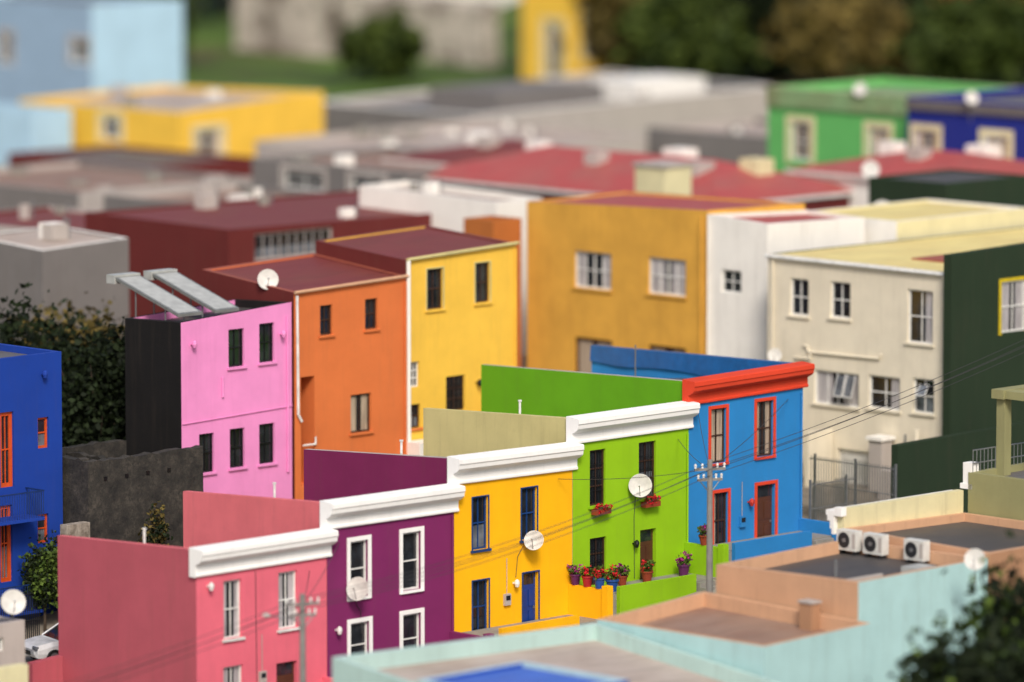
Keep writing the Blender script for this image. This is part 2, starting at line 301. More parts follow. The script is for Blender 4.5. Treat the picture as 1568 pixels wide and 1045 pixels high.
tb=MB(); tb.hexa([(6.5,.25,9),(6.73,.25,9),(6.73,11.7,9),(6.5,11.7,9),(6.5,.25,11.62),(6.73,.25,11.62),(6.73,11.7,11.38),(6.5,11.7,11.38)],'skyblue'); tb.obj('right_party_wall',blue)
tb=MB(); n=26; zt_=lambda y:11.66-.021*y
for k in range(n):
    y0=.3+k*11.4/n; y1=.3+(k+1)*11.4/n; o0=.02*math.sin(k*1.1); o1=.02*math.sin((k+1)*1.1); s0=.03*math.sin(k*.5); s1=.03*math.sin((k+1)*.5)
    tb.poly([(6.4+o0,y0,10.75+s0*2),(6.4+o1,y1,10.75+s1*2),(6.44,y1,zt_(y1)+.01),(6.44,y0,zt_(y0)+.01)],'tarp_blue')
    tb.poly([(6.44,y0,zt_(y0)+.01),(6.44,y1,zt_(y1)+.01),(6.8,y1,zt_(y1)),(6.8,y0,zt_(y0))],'tarp_blue')
tb.obj('blue_tarpaulin',blue,smooth=False)
tb=MB(); tb.cyl((3.2,6,10.2),(3.2,6,12.2),.03,.03,'metal',8); tb.obj('roof_mast',blue)
for e,z in ((pink,7.55),(purple,8.58),(yellow,9.55),(green,10.5)):
    m_=MB(); m_.cyl((.4,3.3,z-1.6),(.4,3.3,z+.5),.05,.05,'f_white',10); m_.cyl((.4,3.3,z+.5),(.4,3.3,z+.56),.08,.08,'f_white',10); m_.obj('vent_pipe',e)
def stoep(e,w,u,cm,hw,hr):
    b=MB(); z=g(u,0)+.1; zs_=g(u+w,0)
    b.box(.05,w-.05,-1.8,-.01,z-1.2,zs_+.2,'concrete')
    b.box(w-.22,w-.02,-1.9,-.01,zs_-1,zs_+.2+hw,cm); b.box(w-.3,w+.02,-2.2,-1.9,zs_-1,zs_+.35+hw,cm)
    b.box(.6,w-1.6,-1.98,-1.8,z-1,zs_+.2+hr,cm)
    for k in range(4): b.box(w-1.5,w-.4,-2.1-.3*k,-1.82-.3*k,z-1.2,zs_+.15-.17*k,'concrete')
    b.obj('stoep',e)
stoep(pink,6.5,0,'pink',1.0,.4); stoep(purple,6.6,6.53,'purple',1.0,.3); stoep(yellow,6.43,13.17,'yellow',1.2,.35); stoep(green,6.54,19.63,'lime',1.2,.3); stoep(blue,6.74,26.2,'skyblue',.5,.35)
def lamp(e,x,z,mat='f_white'):
    b=MB(); b.box(x-.05,x+.05,-.14,-.0,z-.03,z+.03,mat); b.lathe([(.02,.16),(.09,.1),(.11,0),(.07,-.14),(.02,-.16)],(x,-.2,z),mat,10); b.obj('wall_lamp',e)
lamp(pink,.56,6.31); lamp(yellow,3.2,4.6); lamp(green,3.4,5.4,'f_black'); lamp(blue,3.5,6.35,'f_red'); lamp(purple,.45,3.9)
def pipe(e,pts,r=.045,mat='f_white',name='downpipe'):
    b=MB()
    for a,c in zip(pts,pts[1:]): b.cyl(a,c,r,r,mat,8)
    b.obj(name,e)
pipe(green,[(6.45,-.07,9.5),(6.45,-.07,3.5)],.04,'lime'); pipe(purple,[(6.5,-.07,7.6),(6.5,-.07,1.6)],.04,'purple'); pipe(blue,[(6.6,-.07,10.5),(6.6,-.07,4.6)],.04,'skyblue')
for e,pts in ((purple,[(1.35,-.06,5.2),(1.5,-.03,4.7),(1.7,-.03,4.5),(1.75,-.03,3.6)]),(green,[(3.5,-.04,7.5),(3.42,-.03,6.4),(3.45,-.03,4.0)]),(yellow,[(3.7,-.04,6.0),(3.4,-.03,5.6),(3.3,-.03,4.8)]),(pink,[(2.9,-.03,6.6),(2.95,-.03,2)])): pipe(e,pts,.012,'wire','cable')
def meter(e,x,z,mat='lgrey'):
    b=MB(); b.box(x-.16,x+.16,-.12,-.002,z-.22,z+.22,mat); b.box(x-.11,x+.11,-.135,-.121,z-.02,z+.16,'glass'); b.cyl((x,-.04,z+.22),(x,-.04,z+1.6),.015,.015,'lgrey',6); b.obj('meter_box',e)
meter(yellow,2.8,4.0); meter(blue,3.1,5.6,'skyblue'); meter(pink,3.2,2.6)
def flowerbox(e,x,z):
    b=MB(); b.box(x-.42,x+.42,-.34,-.06,z-.2,z,'terracotta'); b.leaves((x,-.24,z+.08),(.48,.2,.22),160,.06,'leaf_mid',10,.2); b.leaves((x,-.28,z+.08),(.46,.22,.24),170,.05,'flower_red',10,.4); b.obj('flower_box',e)
flowerbox(green,1.4,7.0); flowerbox(green,4.2,7.0)
def pot(u,v,z,mat,fl,s_=1.,nm='flower_pot'):
    e=empty(nm,UV(u,v,z)); b=MB(); b.lathe([(0,0),(.14*s_,0),(.2*s_,.34*s_),(.23*s_,.34*s_),(.23*s_,.4*s_),(.19*s_,.4*s_),(.18*s_,.36*s_),(0,.36*s_)],(0,0,0),mat,14); b.obj('pot',e)
    b=MB(); b.leaves((0,0,.55*s_),(.3*s_,.3*s_,.26*s_),220,.06,'leaf_mid',12,.3); b.leaves((0,0,.6*s_),(.3*s_,.3*s_,.26*s_),110,.05,fl,10,.5); b.obj('plant',e)
zw=g(19.6,0)+.2+1.2
for k,(mt,fl) in enumerate((('potpurple','flower_purple'),('potred','flower_red'),('potblue','flower_red'))): pot(19.48,-.3-.65*k,zw,mt,fl,1.05)
zg=g(26.17,0)+.2
pot(20.6,-1.2,zg,'potblue','flower_red',1.2); pot(21.9,-.5,zg,'terracotta','flower_purple',1.0); pot(23.2,-.6,zg,'terracotta','flower_red',1.1); pot(25.3,-.6,zg,'potpurple','flower_purple',1.2); pot(26.05,-1.0,zg+1.2,'terracotta','flower_purple',1.0)
# ------------------------------------------------------------ dishes
def dish(loc,r=.42,d=(-.25,-.85,.42),arm=(0,.35,-.25),nm='satellite_dish'):
    e=bpy.data.objects.new(nm,None); COL.objects.link(e); e.location=loc; e.rotation_mode='QUATERNION'; e.rotation_quaternion=Vector(d).to_track_quat('Z','Y')
    b=MB(); pr=[(r*k/5,.22*r*(k/5)**2) for k in range(6)]; pr2=[(0,-.02)]+[(x,z-.02) for x,z in pr[1:]]
    b.lathe(pr,(0,0,0),'dishm',28); b.lathe([(r,.22*r),(r*1.03,.21*r),(r*1.02,.19*r),(r,.22*r-.02)]+pr2[::-1][1:],(0,0,0),'dishm',28); b.obj('reflector',e,smooth=True)
    b=MB(); b.cyl((0,-r*.95,.05),(0,-.1*r,r*1.05),.014,.014,'metal',8); b.cyl((0,-.16*r,r*1.0),(0,-.02*r,r*1.16),.035,.045,'plastic',10); b.cyl((0,0,-.02),(0,0,-.14),.06,.06,'metal',10); b.obj('feed_arm',e)
    inv=e.rotation_quaternion.inverted(); w=inv@Vector(arm); b=MB(); b.cyl((0,0,-.1),tuple(Vector((0,0,-.1))+w),.022,.022,'metal',8); b.obj('bracket',e)
def onF(Pu,x,z,off=.45): return UV(Pu+x,-off,z)
dish(onF(6.53,1.19,5.41),.44,(-.35,-.85,.3)); dish(onF(13.17,3.88,6.21),.38,(-.2,-.85,.35)); dish(onF(19.63,3.34,7.74),.45,(-.1,-.9,.2))
dish(Vector((-18.3,206,5.6)),.45,(.2,-.85,.3),(0,.1,-.8)); dish(Vector((17.1,261.5,14.6)),.5,(-.1,-.9,.3),(0,0,-1.2))
bd=Vector((18.47,236,0))+Vector((-q,q,0))*9.8+Vector((-q,-q,0))*.35; dish(Vector((bd.x,bd.y,10.22)),.3,(-.1,-.9,.3),(.25,.25,0))
dish(Vector((17.8,290,18.1)),.34,(-.3,-.9,.3),(0,0,-1)); dish(Vector((22.9,283,18.2)),.34,(.2,-.9,.3),(0,0,-1.2)); dish(Vector((17.2,272,15.6)),.42,(0,-.9,.3),(0,0,-1.2)); dish(Vector((-10.0,231.6,14.7)),.42,(.1,-.9,.3),(0,0,-1.2)); dish(Vector((16.6,201.5,7.9)),.38,(-.2,-.9,.3),(0,0,-.9))
# ------------------------------------------------------------ second row
tall=building('tall_pink_house',(-13.24,225.91),6.02,3.4,(13.6,13.95,13.49,13.8),'tallpink','black','roof_dark',par=.3,cap='black',
 F=[(2.56,3.41,11.56,13.1,'blk'),(4.24,5.06,11.60,13.2,'blk'),(.94,1.74,7.41,9.0,'blk'),(2.6,3.41,7.45,9.05,'blk'),(4.21,5.06,7.45,9.09,'blk')])
lamp(tall,.55,12.7,'tallpink'); lamp(tall,5.4,12.7,'tallpink'); pipe(tall,[(2.2,-.05,11.2),(2.2,-.05,10.4)],.05,'tallpink'); pipe(tall,[(5.75,-.06,13.4),(5.75,-.06,7)],.05,'tallpink')
pipe(tall,[(.02,-.05,9.5),(6.0,-.05,9.7)],.02,'tallpink','service_pipe')
def solar(x):
    b=MB(); b.hexa([(x,.5,13.75),(x+1.3,.5,13.75),(x+1.3,4.3,14.95),(x,4.3,14.95),(x,.5,13.87),(x+1.3,.5,13.87),(x+1.3,4.3,15.07),(x,4.3,15.07)],'panel')
    b.poly([(x+.1,.6,13.907),(x+1.2,.6,13.907),(x+1.2,4.2,15.045),(x+.1,4.2,15.045)],'panel_light')
    for k in (0.12,1.1): b.cyl((x+k,1.4,13.2),(x+k,1.4,14.0),.03,.03,'metal',8); b.cyl((x+k,3.2,13.2),(x+k,3.2,14.6),.03,.03,'metal',8)
    b.box(x-.05,x+1.35,4.3,4.8,14.8,15.15,'panel_light'); b.obj('solar_water_heater',tall)
solar(.3); solar(2.3)
orange=building('orange_house',(-8.88,230.27),6.33,5.6,(14.32,14.52,14.85,15.05),'orange','maroon','roof_maroon',par=.05,cap='roof_rust',
 F=[(1.45,2.14,12.43,13.67,'brn'),(3.99,4.7,12.46,13.73,'brn'),(3.16,4.31,8.22,9.82,'brc'),(.35,1.12,6.3,10.81,'recess')])
pipe(orange,[(.1,-.08,14.2),(.14,-.08,9.3),(.3,-.12,9.0)],.06,'f_white'); pipe(orange,[(.4,-.08,8.0),(1.1,-.08,8.0),(1.1,-.08,8.3)],.04,'f_white'); pipe(orange,[(6.22,-.08,14.3),(6.22,-.08,6.5)],.05,'orange'); pipe(orange,[(-.05,-.12,14.33),(6.35,-.12,14.53)],.07,'peach','gutter')
yelb=building('butter_yellow_house',(-4.39,234.76),6.44,5.5,(15.18,15.42,15.6,15.8),'butter','maroon','roof_maroon',par=.05,cap='roof_maroon',
 F=[(1.17,2.12,12.99,14.71,'ybk'),(4.0,4.88,13.05,14.75,'ybk'),(.12,.74,9.82,10.89,'wgr'),(2.3,3.41,8.6,10.09,'dbar'),(.2,.8,8.1,9.1,'brn')])
pipe(yelb,[(.04,-.1,15.2),(.04,-.1,7)],.09,'whitewall'); lamp(yelb,4.1,9.7,'f_black'); pipe(yelb,[(6.35,-.07,15.2),(6.35,-.07,8)],.05,'butter'); pipe(yelb,[(-.05,-.12,15.2),(6.46,-.12,15.44)],.07,'khaki','gutter')
b=MB(); b.box(-.1,1.6,-.9,-.05,5,7.6,'whitewall'); b.box(4.3,6.4,-1.6,-.1,5,8.2,'butter'); b.obj('yard_annex',yelb)
och=building('ochre_house',(8.566,248.524),6.4,11.16,(15.92,15.8,15.57,15.6),'ochre','ochre','roof_red',par=.1,cap='roof_red',
 S=[(9.42-3.57,11.71-3.57,11.91,13.56,'och'),(4.85-3.57,7.13-3.57,11.98,13.61,'och'),(9.36-3.57,11.70-3.57,7.6,9.66,'ochd'),(4.83-3.57,7.11-3.57,7.6,9.7,'ochd')])
wh=building('white_house',(11.09,246),6.41,3.56,(15.55,15.4,15.75,15.5),'whitewall','whitewall','roof_red',par=.15,S=[(1.52,2.70,12.39,13.39,'small')])
pipe(wh,[(-.1,3.4,15.6),(-.1,3.4,7)],.05,'whitewall'); pipe(och,[(-.1,.3,15.6),(-.1,.3,8)],.05,'ochre')
bei=building('beige_house',(18.47,236),18,10.55,(14.5,14.5,14.55,14.5),'dkgreen','beige','roof_yellow',par=.04,pt=.1,cap='f_white',
 S=[(8.19,9.25,12.0,13.6,'bei'),(5.80,6.93,12.08,13.64,'bei'),(1.18,2.59,11.38,13.64,'beic'),(5.28,7.83,8.32,9.77,'beiw'),(2.97,4.74,8.40,9.82,'beic'),(1.08,2.25,8.44,9.91,'bei'),(4.33,6.45,4.9,6.5,'garage')])
pipe(bei,[(-.07,8.4,10.75),(-.07,8.2,10.75),(-.07,8.1,10.5),(-.07,4.1,10.55),(-.07,4.0,10.75)],.05,'beige','waste_pipe'); pipe(bei,[(-.08,.55,14.4),(-.08,.55,6.2)],.06,'beige'); pipe(bei,[(-.08,8.0,10.5),(-.08,8.0,10.2),(-.08,8.9,10.2)],.05,'beige','waste_pipe')
pipe(bei,[(-.12,-.1,14.4),(-.12,10.6,14.45)],.08,'f_white','gutter'); pipe(bei,[(-.08,10.2,14.3),(-.08,10.2,6)],.05,'beige')
b=MB(); b.box(3,9,.5,5,14.47,14.54,'roof_rust'); b.box(-.9,-.2,3.2,3.9,5,7.2,'lgrey'); b.box(-1.0,-.1,3.1,4.0,7.2,7.35,'whitewall'); b.cyl((-.5,1.6,5),(-.5,1.6,7.8),.12,.12,'beige',10); b.box(-1.6,-.05,6.7,6.95,4.6,7.3,'beige'); b.cyl((-.3,2.4,5),(-.3,2.4,7.5),.05,.05,'metal',8); b.box(-2.2,-1.2,1,2.2,4.8,6.2,'lgrey'); b.obj('yard_walls',bei)
b=MB()
for y in (6.0,5.45,1.35): 
    z0=8.75 if y>2 else 9.2
    for (ya,yb_) in ((y,y+.04),(y+.46,y+.5)): b.hexa([(-.03,ya,9.66),(-.03,yb_,9.66),(0,yb_,9.7),(0,ya,9.7),(-.3,ya,z0),(-.3,yb_,z0),(-.27,yb_,z0),(-.27,ya,z0)],'f_white')
    b.hexa([(-.27,y+.04,z0+.05),(-.27,y+.46,z0+.05),(-.26,y+.46,z0+.05),(-.26,y+.04,z0+.05),(-.03,y+.04,9.64),(-.03,y+.46,9.64),(-.02,y+.46,9.64),(-.02,y+.04,9.64)],'glass_lt'); b.box(-.3,-.26,y+.04,y+.46,z0,z0+.05,'f_white')
b.obj('open_casements',bei)
dkg=building('dark_green_house',(18.29,235.5),16,.42,(15.3,15.7,15.3,15.7),'dkgreen','dkgreen','dkgreen',par=.02,pt=.1,F=[(3.22,4.83,11.77,13.93,'yf')],depf=.1)
building('dark_green_garden_wall',(15.68,229),9,.35,(8.21,8.4,8.21,8.4),'dkgreen','dkgreen','dkgreen',par=.02,pt=.1,zb=3.5)
building('brown_annex',UV(43,27.9),1.8,1.9,(14.8,14.8,14.8,14.8),'burnt','burnt','roof_maroon')
def railing(name,P,rz,L,z0,z1,mat,step=.12,post=2.2):
    e=empty(name,(P[0],P[1],0),rz); b=MB(); x=0
    while x<=L: b.box(x-.012,x+.012,-.012,.012,z0,z1,mat); x+=step
    for z in (z0+.1,z1-.12,(z0+z1)/2): b.box(0,L,-.016,.016,z-.02,z+.02,mat)
    x=0
    while x<=L+.01: b.box(x-.04,x+.04,-.04,.04,z0-.3,z1+.1,mat); x+=post
    b.obj('bars',e); return e
railing('steel_gate',(15.6,229),135,4.7,5.0,7.35,'metal',.14); railing('steel_gate',UV(33.2,-.2),45,2.8,4.6,6.8,'metal',.14)
# ------------------------------------------------------------ left side
lb=building('royal_blue_house',(-27.23,210.1),13.7,8,(13.05,13.19,13.1,13.2),'royal','royal','roof_grey',par=.25,
 F=[(12.47,13.02,9.48,10.69,'orf'),(10.57,11.25,8.13,11.07,'ordoor'),(10.52,11.13,4.43,7.44,'ordoor'),(12.42,12.97,5.76,6.9,'orf'),(7.5,8.5,9.4,11,'orf')],clutter=3)
for z in (7.0,3.4):
    b=MB(); b.box(6,11.85,-1.1,-.01,z-.12,z,'royal'); 
    for k in range(49): b.cyl((6.05+k*.12,-1.07,z),(6.05+k*.12,-1.07,z+1),.012,.012,'bluemetal',5)
    for k in range(9): b.cyl((11.82,-1.07+k*.12,z),(11.82,-1.07+k*.12,z+1),.012,.012,'bluemetal',5)
    b.box(6,11.85,-1.1,-1.05,z+1,z+1.05,'bluemetal'); b.box(11.8,11.85,-1.05,-.01,z+1,z+1.05,'bluemetal'); b.obj('balcony',lb)
lamp(lb,12.7,12.4,'royal')
e=empty('roofless_stone_building',(-16.48,219,0)); b=MB(); zb_=2.0
def ragged(x0,x1,y0,y1,z):
    n=22; along=(x1-x0)>(y1-y0); h0=z
    for k in range(n):
        h1=z+random.uniform(-.05,.06); a,c=k/n,(k+1)/n
        if along: X0,X1=x0+(x1-x0)*a,x0+(x1-x0)*c-.001; b.hexa([(X0,y0,zb_),(X1,y0,zb_),(X1,y1,zb_),(X0,y1,zb_),(X0,y0,h0),(X1,y0,h1),(X1,y1,h1),(X0,y1,h0)],'darkstone')
        else: Y0,Y1=y0+(y1-y0)*a,y0+(y1-y0)*c-.001; b.hexa([(x0,Y0,zb_),(x1,Y0,zb_),(x1,Y1,zb_),(x0,Y1,zb_),(x0,Y0,h0),(x1,Y0,h0),(x1,Y1,h1),(x0,Y1,h1)],'darkstone')
        h0=h1
ragged(0,6,0,.4,8.95); ragged(0,.4,.41,4.6,9.0); ragged(.41,6,4.61,5,8.8); ragged(2.8,3.1,.41,4.59,8.6)
b.box(.4,2.79,.41,4.59,7.6,7.7,'darkstone'); b.box(3.11,6,.41,4.59,7.5,7.6,'darkstone')
for k in range(4): b.box(.8+k*1.1,.95+k*1.1,-.04,.01,8.15,8.3,'f_black')
b.box(-1.2,-.01,-.1,.3,2,6.6,'palestone')
b.obj('walls',e)
building('grey_outhouse',(-21,203),4.4,2.5,(4.85,4.93,4.85,4.9),'lgrey','lgrey','roof_grey',F=[(2.9,3.4,3.9,4.4,'small')],par=.05)
building('cream_garden_wall',(-20.2,196.8),4.2,.4,(4.4,4.4,4.4,4.4),'cream','cream','cream',par=.01,pt=.1)
building('pink_yard_wall',UV(-1.5,7.5),1.48,.3,(2.75,2.85,2.75,2.85),'pink_side','pink_side','pink_side',par=.01,pt=.1)
e=empty('driveway',UV(-6,9.2,0)); b=MB(); b.box(0,12.1,0,5.4,.2,1.9,'concrete'); b.obj('slab',e)
railing('garden_fence',UV(-4,13.6),45,8,1.9,4.2,'darkmetal',.1)
building('pale_roof_house',(-20.5,247),5,5,(14.3,14.5,14.6,14.7),'greyw','greyw','roof_pale',par=.08,cap='whitewall',clutter=2)
# ------------------------------------------------------------ trees
def tree(name,x,y,H,R,n,size,mats,z0=None,clumps=26,trunk=.18):
    u,v=toUV(x,y); z0=g(u,v)-.2 if z0 is None else z0
    b=MB(); cz=H-R[2]; b.cyl((0,0,0),(0,0,cz-R[2]*.3),trunk,trunk*.6,'bark',9)
    for k in range(7):
        a=k*.9+random.random(); b.cyl((0,0,cz-R[2]*.6),(math.cos(a)*R[0]*.6,math.sin(a)*R[1]*.6,cz+random.uniform(-.2,.6)*R[2]),trunk*.5,trunk*.12,'bark',6)
    for i,mt in enumerate(mats): b.leaves((0,0,cz),R,n//len(mats),size,mt,clumps,.3)
    return b.obj(name,loc=(x,y,z0))
tree('broadleaf_tree',-20.2,234,9.0,(3.4,3.4,3.8),7000,.16,['leaf_dark']); tree('broadleaf_tree',-17.0,232.0,8.4,(2.8,2.6,3.6),6500,.15,['leaf_dark']); tree('broadleaf_tree',-15.2,231.5,8.3,(2.0,1.8,3.6),5000,.14,['leaf_dark']); tree('broadleaf_tree',-24.5,238,9.2,(4,4,4.2),5000,.17,['leaf_dark'])
tree('broadleaf_tree',-19,241,8.0,(4,3,3.2),4500,.17,['leaf_dark','leaf_olive']); tree('broadleaf_tree',-14,238,7.6,(2.6,2.6,3),4000,.15,['leaf_dark'])
tree('garden_shrub',-18.1,217.6,4.5,(.95,.7,1.5),3600,.09,['leaf_mid','leaf_dark','leaf_mid'],trunk=.07,z0=1.8); tree('garden_shrub',-17.2,218.2,4.0,(.7,.6,1.2),1800,.09,['leaf_mid','leaf_dark'],trunk=.06,z0=1.8)
tree('garden_shrub',-13.9,220.4,4.3,(.7,.7,2.0),1200,.09,['leaf_dark','leaf_olive'],trunk=.06,z0=3)
FT=['leaf_dark','leaf_dark','leaf_dark','leaf_mid']
tree('foreground_tree',15.1,183,8.8,(3.1,3.1,3.8),11000,.2,FT,z0=-.3,clumps=60); tree('foreground_tree',17.6,189,10.2,(2.9,2.9,4.2),9000,.2,FT,z0=-.3,clumps=50); tree('foreground_tree',12.6,179,6.6,(2.4,2.4,3.0),7000,.18,FT,z0=-.3,clumps=40)
TR=[(8,385,9,5,'leaf_olive'),(14,392,13,6,'leaf_far'),(20,395,14,7,'leaf_dark'),(26,398,12,7,'leaf_dark'),(32,400,13,7,'leaf_far'),(38,398,14,7,'leaf_dark'),(45,402,14,8,'leaf_dark'),(-40,415,11,6,'leaf_dark'),(-33,425,10,6,'leaf_far'),(-48,412,12,7,'leaf_far'),(-9,392,4.6,2.6,'leaf_far'),(12,380,8,4.5,'leaf_far'),(22,376,7,5,'leaf_olive'),(50,380,12,7,'leaf_dark'),(30,374,7,5,'leaf_far'),(38,378,9,5,'leaf_olive'),(44,376,9,5,'leaf_dark'),(34,388,10,5,'leaf_red'),(17,384,10,5,'leaf_dark'),(-22,440,12,8,'leaf_mid'),(10,450,14,9,'leaf_far'),(30,450,16,10,'leaf_dark'),(55,450,16,10,'leaf_far'),(-50,450,14,9,'leaf_far'),(-26,402,6,3.6,'leaf_far'),(-35,400,6,3.5,'leaf_far')]
for (x,y,H,r,mt) in TR: tree('hillside_tree',x,y,H,(r,r,H*.46),2400,.5,[mt,'leaf_dark' if mt=='leaf_dark' else 'leaf_far' if mt!='leaf_olive' else mt],trunk=.3)
# ------------------------------------------------------------ foreground roofs
C=building('mint_house',UV(-5.6,-23),12.9,9.8,(5.0,4.6,6.1,5.72),'mint','mint','roof_pale',par=.55,cap='mint')
B=building('pale_cyan_house',UV(7.4,-21.3),5.6,8.1,(5.85,6.0,5.83,6.2),'cyanw','cyanw','roof_tan',par=.5,cap='peach',inner='peach')
b=MB(); b.box(4.9,5.35,2.2,2.8,5.3,6.5,'peach2'); b.box(4.85,5.4,2.15,2.85,6.5,6.58,'lgrey'); b.obj('chimney',B)
A=building('peach_house',UV(13.1,-20.6),7.1,6.9,(7.37,7.45,7.23,7.4),'cyanw','peach','roof_dark',par=.45,cap='peach',inner='peach')
b=MB(); b.box(1.2,3.6,2.0,2.12,6.93,7.05,'lgrey'); b.cyl((2.6,3.4,6.9),(2.6,3.4,7.5),.06,.06,'metal',8); b.box(4.6,5.6,1.2,2.0,6.93,7.2,'panel_light'); b.obj('roof_fittings',A)
Dh=building('cream_house',UV(20.3,-20.6),7.0,7.2,(7.6,7.6,7.75,7.6),'peach2','peach','roof_dark',par=.3,cap='peach',inner='peach')
b=MB(); b.box(0.1,6.95,7.2,7.5,5,8.47,'cream'); b.obj('street_parapet',Dh)
b=MB()
for (o,za_,zt2) in ((.42,8.2,8.4),(.35,8.0,8.2),(.22,7.7,8.0),(.14,7.5,7.7)): b.box(-.1,7.1,7.52,7.5+o,za_,zt2-.004,'white')
b.box(-.1,.2,7.16,7.51,8.2,8.52,'white'); b.obj('cornice',Dh)
E=building('olive_terrace_house',UV(27.4,-20),9,6.5,(9.1,9.3,9.15,9.3),'olive','olive','roof_grey',par=.25,cap='olive')
b=MB(); 
for x,y in ((1.6,6.1),(5,6.1),(1.6,2),(5,2)): b.box(x-.2,x+.2,y-.2,y+.2,8.9,11.9,'olive')
b.box(1.2,8,5.8,6.4,11.9,12.25,'olive'); b.box(1.2,8,1.7,2.3,11.9,12.25,'olive'); b.box(1.3,1.9,2.3,5.8,11.92,12.22,'olive')
b.box(0,.7,6.3,6.9,8.5,8.7,'white'); b.box(.05,.5,6.4,6.8,8.7,9.5,'white'); b.obj('pergola',E)
b=MB()
for k in range(20): b.cyl((.1+k*.22,6.35,9.1),(.1+k*.22,6.35,10.0),.015,.015,'metal',5)
for z in (9.5,10.0): b.cyl((.1,6.35,z),(4.4,6.35,z),.025,.025,'metal',8)
b.obj('balustrade',E)
def ac(u,v,z):
    e=empty('air_conditioner',UV(u,v,z)); b=MB(); b.box(-.38,0,-.47,.47,0,.75,'plastic'); 
    n=24
    for r0,r1,mt,o in ((.0,.08,'metal',.03),(.08,.3,'darkmetal',.012),(.3,.33,'plastic',.03)):
        for k in range(n):
            a0,a1=k*6.2832/n,(k+1)*6.2832/n; cy,cz=.1,.38
            b.poly([(-.38-o,cy+r0*math.cos(a0),cz+r0*math.sin(a0)),(-.38-o,cy+r1*math.cos(a0),cz+r1*math.sin(a0)),(-.38-o,cy+r1*math.cos(a1),cz+r1*math.sin(a1)),(-.38-o,cy+r0*math.cos(a1),cz+r0*math.sin(a1))],mt)
    b.box(-.35,-.05,-.4,-.3,-.25,0,'darkmetal'); b.box(-.35,-.05,.3,.4,-.25,0,'darkmetal'); b.box(-.39,-.381,-.45,-.3,.1,.65,'lgrey'); b.obj('casing',e)
ac(19.9,-14.3,7.1); ac(19.9,-15.6,7.1); ac(19.9,-17.6,7.1)
D2=building('blue_roof_shed',(.35,182.9),5,5,6.25,'royal','mint','roof_blue',par=.12,cap='ltblue')
building('terracotta_roof_house',(13.5,170),7,7,6.3,'peach2','peach','roof_rust',kind='hip',rise=1.2)
# ------------------------------------------------------------ background
building('maroon_workshop',(-12.82,256),18.8,9.93,(14.3,14.1,14.42,14.3),'maroon','maroon','roof_maroon',par=.1,F=[(1.6,6.47,12.76,14.0,'grille')],clutter=4)
building('brick_red_house',(-21,262),8,10,13.6,'maroon','lgrey','roof_maroon',par=.15,clutter=3)
building('white_flat_house',(-.72,262),3,9.22,(14.98,15,15.19,15.2),'whitewall','whitewall','roof_pale',par=.2,clutter=2)
building('red_roof_house',(9.91,272),10.4,21.7,13.96,'maroon','maroon','roof_red',kind='hip',rise=1.5,clutter=5)
building('red_roof_house',UV(72,24),9,12,14.8,'whitewall','whitewall','roof_red',kind='hip',rise=1.0,clutter=3)
building('rust_roof_house',(0,288),9,9,14.2,'roof_red','roof_red','roof_maroon',kind='hip',rise=1.0,clutter=2)
ch=MB(); ch.box(0,1.9,0,1.9,13,16.0,'cream'); ch.box(-.1,2,-.1,2,16.0,16.15,'lgrey'); ch.obj('chimney_block',loc=(7.2,268.5,0),rot=(0,0,.785))
building('grey_warehouse',(-4.78,310),17.6,13.7,(12.72,13.1,12.98,13.2),'lgrey','lgrey','roof_pale',par=.3,cap='lgrey',clutter=8)
gw=building('grey_warehouse',(-2.2,334),26,14,(13.2,13.6,13.3,13.8),'lgrey','greyw','roof_grey',par=.4,pt=.6,cap='whitewall',clutter=8)
b=MB(); b.box(5,14,3,9,12.9,14.2,'greyw'); b.box(16,22,2,6,12.9,14.3,'whitewall'); b.obj('roof_plant_room',gw)
building('grey_flat_roof_house',(15.5,316),9,11,13.4,'lgrey','greyw','roof_pale',par=.3,clutter=4)
building('grey_office',(-5.38,285),10,11.43,14.36,'greyw','greyw','roof_tan',par=.3,cap='lgrey',S=[(1.5,4,12.9,13.9,'farg'),(6,9,12.9,13.9,'farg')],clutter=5)
building('golden_yellow_house',(-18.86,322),11.2,14.05,(14.38,15.0,14.36,14.6),'butter','butter','roof_pale',par=.3,cap='cream',F=[(1.23,3.22,11.77,13.27,'far')],S=[(11.43,13.17,12.48,13.72,'far'),(5.09,6.78,12.48,13.77,'far')],clutter=3)
building('maroon_wall_house',(-20,312),8,12,12.2,'maroon','maroon','roof_grey',par=.2)
building('light_blue_house',(-25.51,345),7.42,16,19.1,'ltblue','ltblue_shaded','roof_grey',S=[(7.55,8.65,15.11,17.0,'farg'),(.35,1.97,15.47,16.91,'farg')])  # side walls take a darker blue; their shade is put into the colour
building('pale_blue_house',(-27.5,325),3,9,14.2,'ltblue','ltblue','roof_grey'); building('olive_house',(-27,305),3,8,12.4,'olive','olive','roof_grey')
building('grey_flat_roof_house',(-22,288),12,14,13.0,'lgrey','greyw','roof_tan',par=.3,cap='lgrey',clutter=7)
building('brown_flat_roof_house',(-14,276),9,9,13.4,'lgrey','greyw','roof_tan',par=.3,clutter=4)
building('bright_green_house',(20.08,288),9,9.6,17.9,'greenfar','greenfar','roof_green',par=.4,S=[(6.6,8.0,14.2,16.2,'far'),(1.25,2.65,14.2,16.2,'far')],cap='cream')
building('navy_blue_house',(26.29,280),9,8.95,18.05,'bluefar','bluefar','roof_grey',par=.4,S=[(6.95,8.45,14.5,16.4,'far'),(2.3,3.9,14.5,16.4,'far')],cap='lgrey')
for P,L in (((20.08,288),9.6),((26.29,280),8.95)):
    e=empty('roof_band',(P[0],P[1],0)); b=MB(); b.box(-.15,-.01,0,L,16.9 if L>9 else 17.4,17.9,'roof_green' if L>9 else 'roof_grey'); b.obj('band',e)
